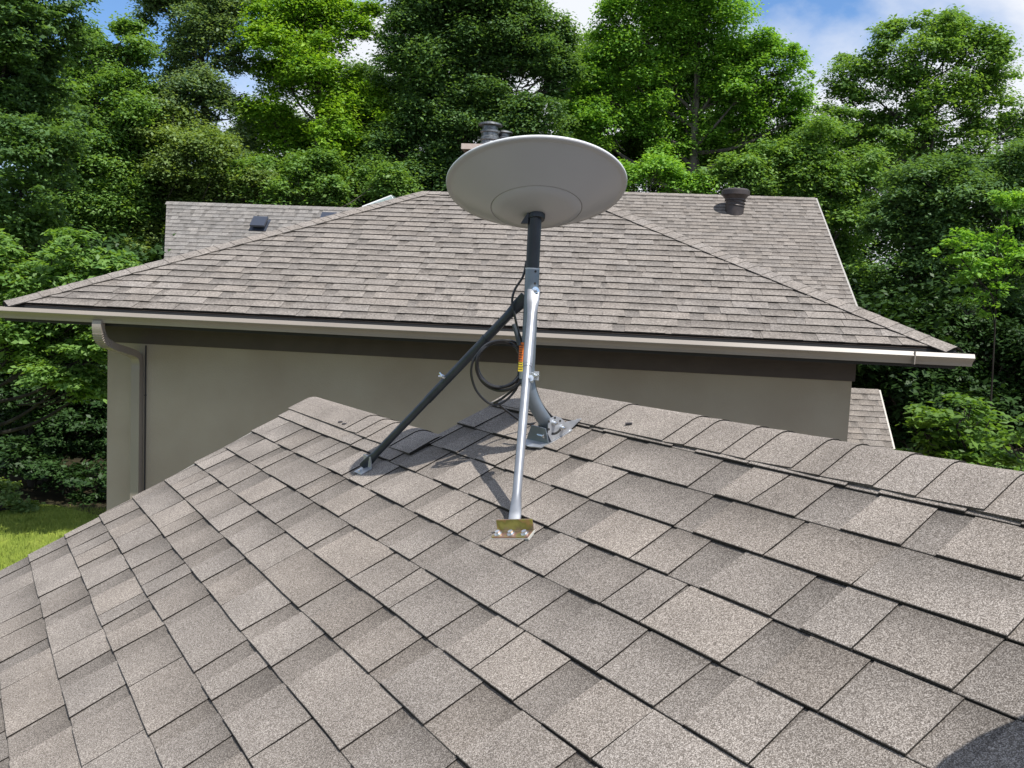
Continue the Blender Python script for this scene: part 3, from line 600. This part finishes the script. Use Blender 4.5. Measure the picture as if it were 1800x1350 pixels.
# ================================================================== TREES
def leaf_mat(name, c_dark, c_light, trans=.42):
    m = bpy.data.materials.new(name); m.use_nodes = True; t = m.node_tree; t.nodes.clear(); X = t.nodes.new; Lk = t.links.new
    at = X('ShaderNodeAttribute'); at.attribute_name = 'tint'; r = X('ShaderNodeValToRGB'); r.color_ramp.elements[0].color = (*c_dark, 1); r.color_ramp.elements[1].color = (*c_light, 1)
    Lk(at.outputs['Fac'], r.inputs[0]); d = X('ShaderNodeBsdfPrincipled'); d.inputs['Roughness'].default_value = .5; d.inputs['Specular IOR Level'].default_value = .28; Lk(r.outputs[0], d.inputs['Base Color'])
    tr = X('ShaderNodeBsdfTranslucent'); mulc = X('ShaderNodeMix'); mulc.data_type = 'RGBA'; mulc.blend_type = 'MULTIPLY'; mulc.inputs['Factor'].default_value = 1; mulc.inputs['B'].default_value = (1.5, 1.45, .55, 1)
    Lk(r.outputs[0], mulc.inputs['A']); Lk(mulc.outputs['Result'], tr.inputs['Color']); mi = X('ShaderNodeMixShader'); mi.inputs[0].default_value = trans
    Lk(d.outputs[0], mi.inputs[1]); Lk(tr.outputs[0], mi.inputs[2]); o = X('ShaderNodeOutputMaterial'); Lk(mi.outputs[0], o.inputs['Surface']); return m
LEAF = {'shade': leaf_mat('leaves with painted shade', (0.016, 0.042, 0.012), (0.045, 0.095, 0.022), .2), 'deep': leaf_mat('deep leaves', (0.0568, 0.1252, 0.0443), (0.1667, 0.2879, 0.0989)), 'mid': leaf_mat('mid leaves', (0.0783, 0.1754, 0.0437), (0.2312, 0.376, 0.0965)),  # first tone: the darkness of the forest interior is put into the leaf colour
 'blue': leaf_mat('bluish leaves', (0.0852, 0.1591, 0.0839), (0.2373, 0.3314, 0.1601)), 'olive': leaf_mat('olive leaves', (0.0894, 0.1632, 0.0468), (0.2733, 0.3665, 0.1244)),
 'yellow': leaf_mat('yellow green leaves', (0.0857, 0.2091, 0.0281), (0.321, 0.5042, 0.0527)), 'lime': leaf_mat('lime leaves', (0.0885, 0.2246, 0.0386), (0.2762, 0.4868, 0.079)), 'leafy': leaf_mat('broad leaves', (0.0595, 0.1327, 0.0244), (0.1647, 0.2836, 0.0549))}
def leaves(name, lobes, tone, dens, parent, origin, size=.10, per=58, kspray=160, spr=(.25, .25, .12), up=1.0, flip=None):
    P = []; Nn = []; T = []; Sz = []; O = np.array(origin)
    for (x, y, z, r) in lobes:
        ns = max(6, int(kspray*r*r*dens)); c = np.array((x, y, z))
        nc = max(5, int(6.5*(r+.35)**2)); dc = rng.normal(size=(nc, 3)); dc /= np.linalg.norm(dc, axis=1)[:, None]; dc[:, 2] = np.abs(dc[:, 2])*np.where(rng.random(nc) < .68, 1, -1)
        cc = c+dc*(r*rng.uniform(.35, .84, nc))[:, None]; cr = (.30+.16*r)*rng.uniform(.6, 1.25, nc); ci = rng.integers(0, nc, ns); ctone = rng.uniform(-.16, .16, nc)
        d = rng.normal(size=(ns, 3)); d /= np.linalg.norm(d, axis=1)[:, None]; d[:, 2] = np.abs(d[:, 2])*np.where(rng.random(ns) < .85, 1, -.6)
        ctr = cc[ci]+d*(cr[ci]*rng.uniform(.25, 1., ns)**.5)[:, None]*np.array((1.05, 1.05, .95))
        tilt = d*.5+np.array((0, 0, up)); st = rng.uniform(-.12, .12, ns)+ctone[ci]+.05
        k = rng.poisson(per, ns)+4; idx = np.repeat(np.arange(ns), k); n = len(idx); sc = (np.clip(.45+.35*r, .4, 1.05)*rng.uniform(.6, 1.3, ns)[idx])[:, None] if True else 1
        off = rng.normal(size=(n, 3))*np.array(spr)*sc; off[:, 2] -= .16*(off[:, 0]**2+off[:, 1]**2)/.3
        p = ctr[idx]+off; nn = tilt[idx]+rng.normal(size=(n, 3))*.45; nn /= np.linalg.norm(nn, axis=1)[:, None]
        P.append(p); Nn.append(nn); T.append(np.clip(.45+st[idx]+rng.normal(0, .2, n), 0, 1)); Sz.append(size*np.clip(rng.lognormal(-.08, .3, n), .4, 1.6))
    P, Nn, T, Sz = map(np.concatenate, (P, Nn, T, Sz)); n = len(P); P = P-O
    a_ = rng.normal(size=(n, 3)); a_ -= (a_*Nn).sum(1)[:, None]*Nn; a_ /= np.linalg.norm(a_, axis=1)[:, None]; b_ = np.cross(Nn, a_)
    s = Sz[:, None]; fold = Nn*s*.10
    V = np.stack([P-a_*s*.5, P+b_*s*.30+a_*s*.05+fold, P+a_*s*.55, P-b_*s*.30+a_*s*.05+fold], 1).reshape(-1, 3)
    me = bpy.data.meshes.new(name); me.vertices.add(4*n); me.loops.add(4*n); me.polygons.add(n)
    me.vertices.foreach_set('co', V.ravel().astype(np.float32)); me.loops.foreach_set('vertex_index', np.arange(4*n, dtype=np.int32)); me.polygons.foreach_set('loop_start', np.arange(0, 4*n, 4, dtype=np.int32))
    at = me.attributes.new('tint', 'FLOAT', 'FACE'); at.data.foreach_set('value', T.astype(np.float32)); me.update(); me.validate()
    return link(name, me, LEAF[tone], parent)
def tree(kind, bx, by, tone, dens, lobes, label, idx):
    cat = {'shrub': 'shrub', 'sapling': 'tree'}.get(kind, 'tree'); t = empty(kind, label, cat, (bx, by, 0)); R = random.Random(idx*7+1)
    big = kind not in ('shrub', 'sapling'); zt = max(l[2]+l[3]*.5 for l in lobes); zb = min(l[2]-l[3] for l in lobes)
    mb = MB(); r0 = .05+.0165*zt if big else .03
    sp = []; n = 9; wx, wy = R.uniform(-.3, .3), R.uniform(-.3, .3); tx = sum(l[0]*l[3] for l in lobes)/sum(l[3] for l in lobes)-bx
    for i in range(n+1):
        k = i/n; sp.append(Vector((tx*k*k+wx*math.sin(k*4), wy*math.sin(k*5), -.05+k*(zt*.93))))
    mb.tube(curve_pts(sp, 3), [r0*(1-.86*(i/(n*3))) for i in range(n*3+1)], 10)
    for l in lobes:
        c = Vector((l[0]-bx, l[1]-by, l[2])); zc = max(.1, c.z-l[3]*1.5-.25*Vector((c.x, c.y)).length*.6); k = min(.95, max(.03, zc/(zt*.93))); f = k*n; i0 = min(n-1, int(f)); s0 = sp[i0].lerp(sp[i0+1], f-i0)
        ra = r0*(1-.86*k)*.55; md = s0.lerp(c, .5)+Vector((R.uniform(-.15, .15), R.uniform(-.15, .15), -.12*(c-s0).length+.1)); cp = curve_pts([s0, md, c], 5)
        mb.tube(cp, [max(.012, ra*(1-.7*i/(len(cp)-1))) for i in range(len(cp))], 6)
        for j in range(5 if big else 3):
            d = Vector((R.gauss(0, 1), R.gauss(0, 1), R.gauss(.5, .6))).normalized()*l[3]*R.uniform(.7, 1.0); s1 = s0.lerp(c, R.uniform(.6, 1)); e1 = c+d
            cp = curve_pts([s1, s1.lerp(e1, .5)+Vector((0, 0, -.06)), e1], 3); mb.tube(cp, [max(.006, ra*.38*(1-.75*i/(len(cp)-1))) for i in range(len(cp))], 5)
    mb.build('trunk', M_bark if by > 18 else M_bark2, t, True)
    extra = []
    if big:
        for l in lobes:
            for _ in range(3):
                d = Vector((R.gauss(0, 1), R.gauss(0, .6), R.gauss(.4, .8))).normalized()*l[3]*R.uniform(.85, 1.1); extra.append((l[0]+d.x, l[1]+d.y, l[2]+d.z, l[3]*R.uniform(.10, .22)))
    lobes = list(lobes)+extra
    kw = {}
    if tone == 'leafy': kw = dict(size=.092, per=44, kspray=150, spr=(.16, .16, .06))
    elif by < 17: kw = dict(size=.082, per=70, kspray=150, spr=(.17, .17, .06))
    elif by < 22: kw = dict(size=.09)
    leaves('crown', lobes, tone, dens, t, (bx, by, 0), **kw)
TREES=[
 ('broadleaf_tree', -10.48, 16.5, 'deep', 1.0, [(-9.28, 15.96, 8.34, 1.09), (-8.96, 16.29, 8.87, 0.65), (-10.07, 16.93, 7.12, 1.2), (-9.21, 16.55, 7.7, 0.54), (-8.91, 16.02, 5.95, 0.98), (-9.88, 16.4, 4.7, 1.2), (-9.27, 16.48, 6.95, 0.76), (-9.31, 16.01, 9.84, 1.2), (-10.68, 16.87, 8.14, 1.31)], 'tall dense dark green tree rising at the far left edge of the photo'),
 ('broadleaf_tree', -12.17, 25.5, 'mid', 1.0, [(-12.74, 24.95, 6.57, 1.18), (-11.78, 25.35, 6.01, 1.18), (-13.53, 25.52, 8.88, 1.01), (-11.76, 25.43, 9.5, 0.81), (-12.76, 25.63, 8.7, 1.26), (-11.43, 25.68, 10.71, 0.64), (-13.24, 25.91, 10.29, 0.76), (-11.19, 25.26, 8.77, 0.92), (-12.5, 25.57, 10.71, 0.42), (-12.74, 25.56, 11.14, 0.27), (-12.2, 25.17, 7.26, 1.34), (-13.36, 24.9, 7.8, 1.01), (-11.45, 26.07, 7.61, 1.01), (-11.5, 25.43, 11.19, 0.27)], 'tree with thin wispy top shoots between the left edge tree and the airy tree'),
 ('broadleaf_tree', -9.77, 27, 'blue', 0.62, [(-10.23, 26.7, 12.14, 1.33), (-9.28, 27.42, 12.59, 0.89), (-11.07, 27.08, 12.48, 0.8), (-9.71, 26.96, 11.15, 1.16), (-10.77, 27.23, 10.93, 0.71), (-10.04, 26.3, 9.46, 1.25), (-9.42, 27.2, 9.44, 0.8), (-9.01, 26.94, 10.93, 0.39), (-10.6, 26.48, 8.22, 1.07), (-9.13, 27.21, 8.08, 1.07), (-10.33, 27.83, 14.05, 1.6), (-11.09, 26.78, 9.27, 0.62)], 'airy bluish green tree with sky showing through, left of the yellow topped tree'),
 ('broadleaf_tree', -11.55, 26, 'olive', 1.0, [(-11.35, 26.2, 8.3, 1.29), (-9.79, 25.69, 7.79, 1.29), (-12.61, 26.37, 7.44, 1.29), (-13.77, 26.3, 6.53, 1.11), (-8.59, 25.65, 7.01, 1.03), (-11.39, 26.75, 6.7, 1.89), (-9.28, 26.23, 6.05, 1.2), (-13.1, 26.34, 5.21, 1.54), (-14.51, 26.39, 5.66, 1.03), (-11.34, 25.88, 4.58, 1.37), (-10.51, 26.21, 8.84, 0.69), (-11.98, 26.27, 8.87, 0.6), (-7.76, 25.67, 6.89, 0.69), (-9.86, 26.43, 5.19, 1.03)], 'rounded dome shaped sunny tree directly left above the grey roof with box vents'),
 ('broadleaf_tree', -8.89, 12.8, 'mid', 1.0, [(-7.09, 12.74, 3.87, 0.46), (-6.52, 12.79, 3.98, 0.51), (-7.35, 12.62, 3.35, 0.42), (-6.93, 12.91, 3.37, 0.46), (-6.15, 12.71, 3.58, 0.38), (-7.2, 12.95, 2.67, 0.34), (-6.65, 12.71, 2.38, 0.32), (-6.36, 12.82, 2.29, 0.24), (-7.31, 12.75, 3.02, 0.38), (-6.05, 12.85, 3.83, 0.34), (-6.05, 12.69, 2.91, 0.3), (-7.67, 12.61, 4.0, 0.51), (-6.83, 12.89, 2.87, 0.3), (-7.11, 12.93, 3.36, 0.42)], 'low spreading tree with drooping sunlit branches just left of the stucco wall corner'),
 ('maple_tree', -6.13, 27, 'yellow', 0.85, [(-7.09, 27.1, 12.24, 1.25), (-6.23, 27.49, 12.58, 0.98), (-7.66, 26.72, 11.59, 0.8), (-7.47, 27.37, 10.78, 0.89), (-6.24, 26.58, 10.79, 1.07), (-4.99, 27.38, 10.12, 0.68), (-5.63, 27.16, 9.52, 1.07), (-7.71, 27.1, 9.24, 0.8), (-7.11, 27.55, 8.4, 0.98), (-5.28, 27.37, 8.11, 1.07), (-4.6, 27.31, 9.34, 0.89), (-6.4, 26.57, 7.24, 0.8), (-4.99, 26.96, 12.54, 0.25), (-5.21, 26.85, 11.91, 0.3), (-8.14, 26.84, 12.19, 0.44), (-5.51, 26.69, 8.66, 0.89)], 'tall maple with a bright yellow green crown top between two darker trees'),
 ('shrub', -7.13, 25.5, 'mid', 1.0, [(-8.15, 25.83, 7.06, 0.76), (-6.98, 25.27, 6.87, 0.5), (-6.43, 25.34, 7.23, 0.64), (-5.9, 25.5, 7.6, 0.5), (-5.28, 25.78, 7.1, 0.67), (-4.39, 25.92, 7.24, 0.76), (-7.67, 25.6, 7.54, 0.42), (-8.5, 25.36, 7.3, 0.42), (-5.73, 25.53, 6.88, 0.59), (-3.58, 25.65, 7.0, 0.59), (-3.87, 25.23, 7.49, 0.5)], 'bushy sapling thicket low behind the left gray roof ridge'),
 ('maple_tree', -1.88, 27, 'deep', 1.1, [(-2.96, 27.38, 12.52, 1.78), (-1.19, 26.73, 12.55, 1.69), (-3.58, 27.11, 11.05, 1.07), (-2.19, 27.36, 10.84, 1.78), (-0.46, 27.29, 11.41, 1.42), (-3.51, 27.03, 9.5, 0.98), (-2.28, 27.09, 9.06, 1.42), (-3.75, 26.65, 7.89, 0.98), (-0.9, 26.99, 9.78, 1.25), (0.2, 26.56, 12.06, 0.98), (0.6, 26.98, 11.04, 0.8), (-3.09, 27.04, 7.46, 0.89), (-2.07, 27.35, 7.9, 1.07), (-4.17, 26.92, 8.77, 0.62), (-3.65, 26.64, 12.41, 0.62), (-2.14, 27.07, 14.29, 1.96), (0.16, 26.62, 9.24, 1.07), (1.0, 27.11, 11.85, 0.39), (1.05, 26.94, 10.71, 0.44), (-0.43, 26.9, 12.81, 0.71), (-3.47, 27.26, 7.47, 0.53), (-2.37, 26.94, 7.22, 0.44)], 'very dark massive maple rising directly behind the white dish'),
 ('maple_tree', 5.95, 28, 'lime', 0.8, [(3.56, 27.75, 12.76, 1.38), (5.14, 27.71, 12.99, 1.57), (6.51, 27.97, 11.92, 1.11), (7.4, 27.59, 11.85, 0.83), (8.13, 28.04, 10.96, 0.74), (4.7, 28.7, 11.5, 1.38), (2.77, 28.07, 11.77, 0.92), (1.92, 28.24, 11.08, 0.83), (6.39, 28.64, 10.84, 1.2), (7.66, 28.42, 10.13, 1.02), (3.61, 28.24, 10.0, 0.83), (5.49, 28.35, 9.57, 0.92), (6.99, 28.32, 8.91, 0.83), (2.23, 27.75, 9.57, 0.83), (8.44, 27.99, 10.16, 0.46), (4.16, 27.69, 14.47, 1.66), (8.29, 27.88, 11.8, 0.41), (1.59, 28.07, 10.14, 0.83), (4.18, 27.88, 8.62, 0.55), (4.91, 28.16, 12.25, 1.11), (4.1, 28.11, 10.61, 1.11), (6.67, 27.56, 10.77, 0.92)], 'bright green spreading maple with forked dark limbs right of the dish'),
 ('shrub', 3.84, 24, 'lime', 1.0, [(3.0, 23.97, 7.46, 0.44), (3.61, 23.93, 7.71, 0.51), (4.27, 24.1, 7.46, 0.41), (4.78, 23.84, 7.22, 0.32), (2.63, 23.84, 6.97, 0.4)], 'sunny low bush peeking over the ridge right of the dish'),
 ('broadleaf_tree', 8.56, 24, 'mid', 1.0, [(7.91, 24.01, 8.61, 0.87), (7.15, 23.91, 7.95, 0.79), (8.65, 24.16, 7.74, 0.79), (8.11, 23.84, 7.22, 0.79), (8.89, 23.74, 6.63, 0.71), (9.05, 24.37, 5.76, 0.71), (6.36, 23.83, 7.9, 0.55), (9.18, 23.73, 4.95, 0.63), (5.78, 23.9, 7.58, 0.4), (6.57, 23.91, 7.46, 0.44), (9.05, 23.82, 8.02, 0.55), (5.04, 24.01, 7.41, 0.32), (9.79, 24.29, 4.05, 0.55)], 'bushy bright tree hugging the right end of the long gable roof'),
 ('broadleaf_tree', 11.36, 25, 'mid', 0.42, [(10.58, 24.59, 11.38, 0.91), (11.66, 24.9, 11.52, 0.99), (10.22, 25.13, 10.98, 0.66), (9.33, 25.3, 10.82, 0.66), (9.06, 25.32, 10.18, 0.53), (12.35, 24.65, 11.25, 0.82), (13.24, 25.03, 10.77, 0.66), (10.55, 25.34, 9.93, 0.74), (11.42, 24.47, 10.09, 0.99), (13.05, 25.1, 9.84, 0.99), (13.79, 24.68, 9.62, 0.82), (11.41, 25.26, 9.0, 0.82), (9.81, 25.39, 9.27, 0.74), (12.65, 25.05, 8.54, 0.99), (13.65, 24.47, 8.17, 0.91), (10.11, 24.57, 8.34, 0.82), (8.73, 24.96, 9.53, 0.41), (11.41, 25.15, 12.21, 0.36), (10.05, 24.9, 11.76, 0.33), (12.17, 25.06, 12.14, 0.3), (12.88, 24.97, 11.75, 0.26)], 'tall open crowned tree with pale forking limbs against the clouds at the right'),
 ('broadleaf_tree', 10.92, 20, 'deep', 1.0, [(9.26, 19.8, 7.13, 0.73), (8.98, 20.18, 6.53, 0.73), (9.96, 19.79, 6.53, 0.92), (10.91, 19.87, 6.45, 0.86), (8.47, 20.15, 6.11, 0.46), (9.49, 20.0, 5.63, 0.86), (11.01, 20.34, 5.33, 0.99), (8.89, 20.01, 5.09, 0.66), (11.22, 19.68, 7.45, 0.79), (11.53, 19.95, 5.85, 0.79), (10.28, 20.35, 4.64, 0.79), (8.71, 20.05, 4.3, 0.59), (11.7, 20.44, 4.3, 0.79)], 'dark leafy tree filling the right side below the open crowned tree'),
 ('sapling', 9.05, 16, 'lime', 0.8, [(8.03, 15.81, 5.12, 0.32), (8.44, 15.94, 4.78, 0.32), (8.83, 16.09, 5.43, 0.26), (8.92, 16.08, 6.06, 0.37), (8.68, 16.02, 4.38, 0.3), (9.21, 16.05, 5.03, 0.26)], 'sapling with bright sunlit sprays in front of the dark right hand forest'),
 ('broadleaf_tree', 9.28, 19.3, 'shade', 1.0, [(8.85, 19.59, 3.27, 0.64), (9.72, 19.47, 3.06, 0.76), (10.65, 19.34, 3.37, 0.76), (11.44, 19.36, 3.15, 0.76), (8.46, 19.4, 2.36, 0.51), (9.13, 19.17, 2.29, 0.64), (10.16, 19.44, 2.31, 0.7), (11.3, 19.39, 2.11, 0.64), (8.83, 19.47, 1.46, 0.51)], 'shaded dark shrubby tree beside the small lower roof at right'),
 ('shrub', 4.94, 9.5, 'leafy', 0.9, [(4.8, 9.5, 2.78, 0.2), (4.99, 9.4, 2.89, 0.18), (5.02, 9.51, 2.5, 0.24), (4.74, 9.58, 2.48, 0.19), (5.35, 9.53, 2.45, 0.19), (5.2, 9.53, 2.7, 0.18), (4.55, 9.48, 2.67, 0.14), (5.3, 9.44, 2.14, 0.34), (4.91, 9.59, 2.09, 0.34)], 'near bush with large light green leaves just behind the roof ridge at lower right'),
 ('shrub', 4.97, 8.5, 'leafy', 0.9, [(5.0, 8.41, 2.68, 0.18), (5.25, 8.6, 2.37, 0.22), (5.0, 8.56, 2.36, 0.14)], 'broad leaved bush cut off by the right edge of the photo'),
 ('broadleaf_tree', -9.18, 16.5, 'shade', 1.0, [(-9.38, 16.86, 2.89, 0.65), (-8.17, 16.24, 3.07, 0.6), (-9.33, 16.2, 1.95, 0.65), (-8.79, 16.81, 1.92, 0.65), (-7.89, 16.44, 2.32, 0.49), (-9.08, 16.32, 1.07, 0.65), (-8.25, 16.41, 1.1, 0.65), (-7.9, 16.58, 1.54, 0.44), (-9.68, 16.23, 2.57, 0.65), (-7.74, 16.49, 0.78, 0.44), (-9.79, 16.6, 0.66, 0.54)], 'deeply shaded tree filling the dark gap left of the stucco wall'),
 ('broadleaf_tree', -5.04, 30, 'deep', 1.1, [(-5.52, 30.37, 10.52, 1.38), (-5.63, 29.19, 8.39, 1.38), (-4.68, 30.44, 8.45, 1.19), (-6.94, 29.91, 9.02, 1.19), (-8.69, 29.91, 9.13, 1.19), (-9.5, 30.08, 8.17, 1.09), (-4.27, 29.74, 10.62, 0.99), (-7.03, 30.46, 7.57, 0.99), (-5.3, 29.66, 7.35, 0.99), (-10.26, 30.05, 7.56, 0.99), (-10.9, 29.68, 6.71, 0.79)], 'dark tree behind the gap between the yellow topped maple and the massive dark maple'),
 ('broadleaf_tree', 3.54, 31, 'mid', 1.1, [(2.68, 31.17, 12.44, 1.23), (1.98, 31.59, 11.14, 1.23), (3.21, 31.56, 10.99, 1.23), (4.53, 30.46, 9.84, 1.23), (6.66, 31.21, 9.88, 1.43), (8.4, 31.58, 9.63, 1.23), (3.6, 30.56, 9.04, 1.23), (1.83, 30.87, 9.21, 1.23), (10.11, 31.26, 9.85, 1.02), (9.83, 31.35, 8.66, 1.23), (5.68, 30.93, 8.6, 1.23), (11.27, 31.15, 10.08, 0.92), (12.62, 31.25, 8.77, 1.23), (13.58, 30.78, 9.34, 1.23)], 'mid green tree mostly hidden behind the bright spreading maple'),
 ('shrub', -8.6, 14.6, 'olive', 1.0, [(-8.58, 14.64, 0.15, 0.19), (-8.77, 14.62, 0.26, 0.19), (-8.35, 14.63, 0.01, 0.12), (-8.12, 14.6, -0.02, 0.09)], 'small sunlit bush at the lawn edge in the left corner'),
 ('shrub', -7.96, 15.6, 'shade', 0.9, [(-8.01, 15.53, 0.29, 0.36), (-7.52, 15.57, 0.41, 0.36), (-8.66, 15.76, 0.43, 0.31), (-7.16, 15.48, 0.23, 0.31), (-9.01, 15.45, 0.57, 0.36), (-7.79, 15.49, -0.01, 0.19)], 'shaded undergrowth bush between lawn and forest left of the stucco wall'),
]
for i, T_ in enumerate(TREES): tree(T_[0], T_[1], T_[2], T_[3], T_[4], T_[5], T_[6], i)
# far wood that closes the view between and below the named trees
R = random.Random(77); LB = []
for i in range(300):
    x = R.uniform(-30, 30); y = R.uniform(31, 37); top = 7.6+1.4*math.sin(x*.5+1); z = R.uniform(.5, top); LB.append((x, y, z, R.uniform(.9, 1.6)))
for i in range(60): LB.append((R.uniform(-24, -5), R.uniform(19, 24), R.uniform(.3, 4.6), R.uniform(.8, 1.3)))
for i in range(60): LB.append((R.uniform(6.5, 20), R.uniform(19, 24), R.uniform(.3, 5.0), R.uniform(.8, 1.3)))
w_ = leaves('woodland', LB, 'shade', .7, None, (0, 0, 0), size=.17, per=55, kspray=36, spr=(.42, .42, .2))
w_['label'] = 'dark wood behind and between the nearer trees'; w_['category'] = 'wood'; w_['kind'] = 'stuff'
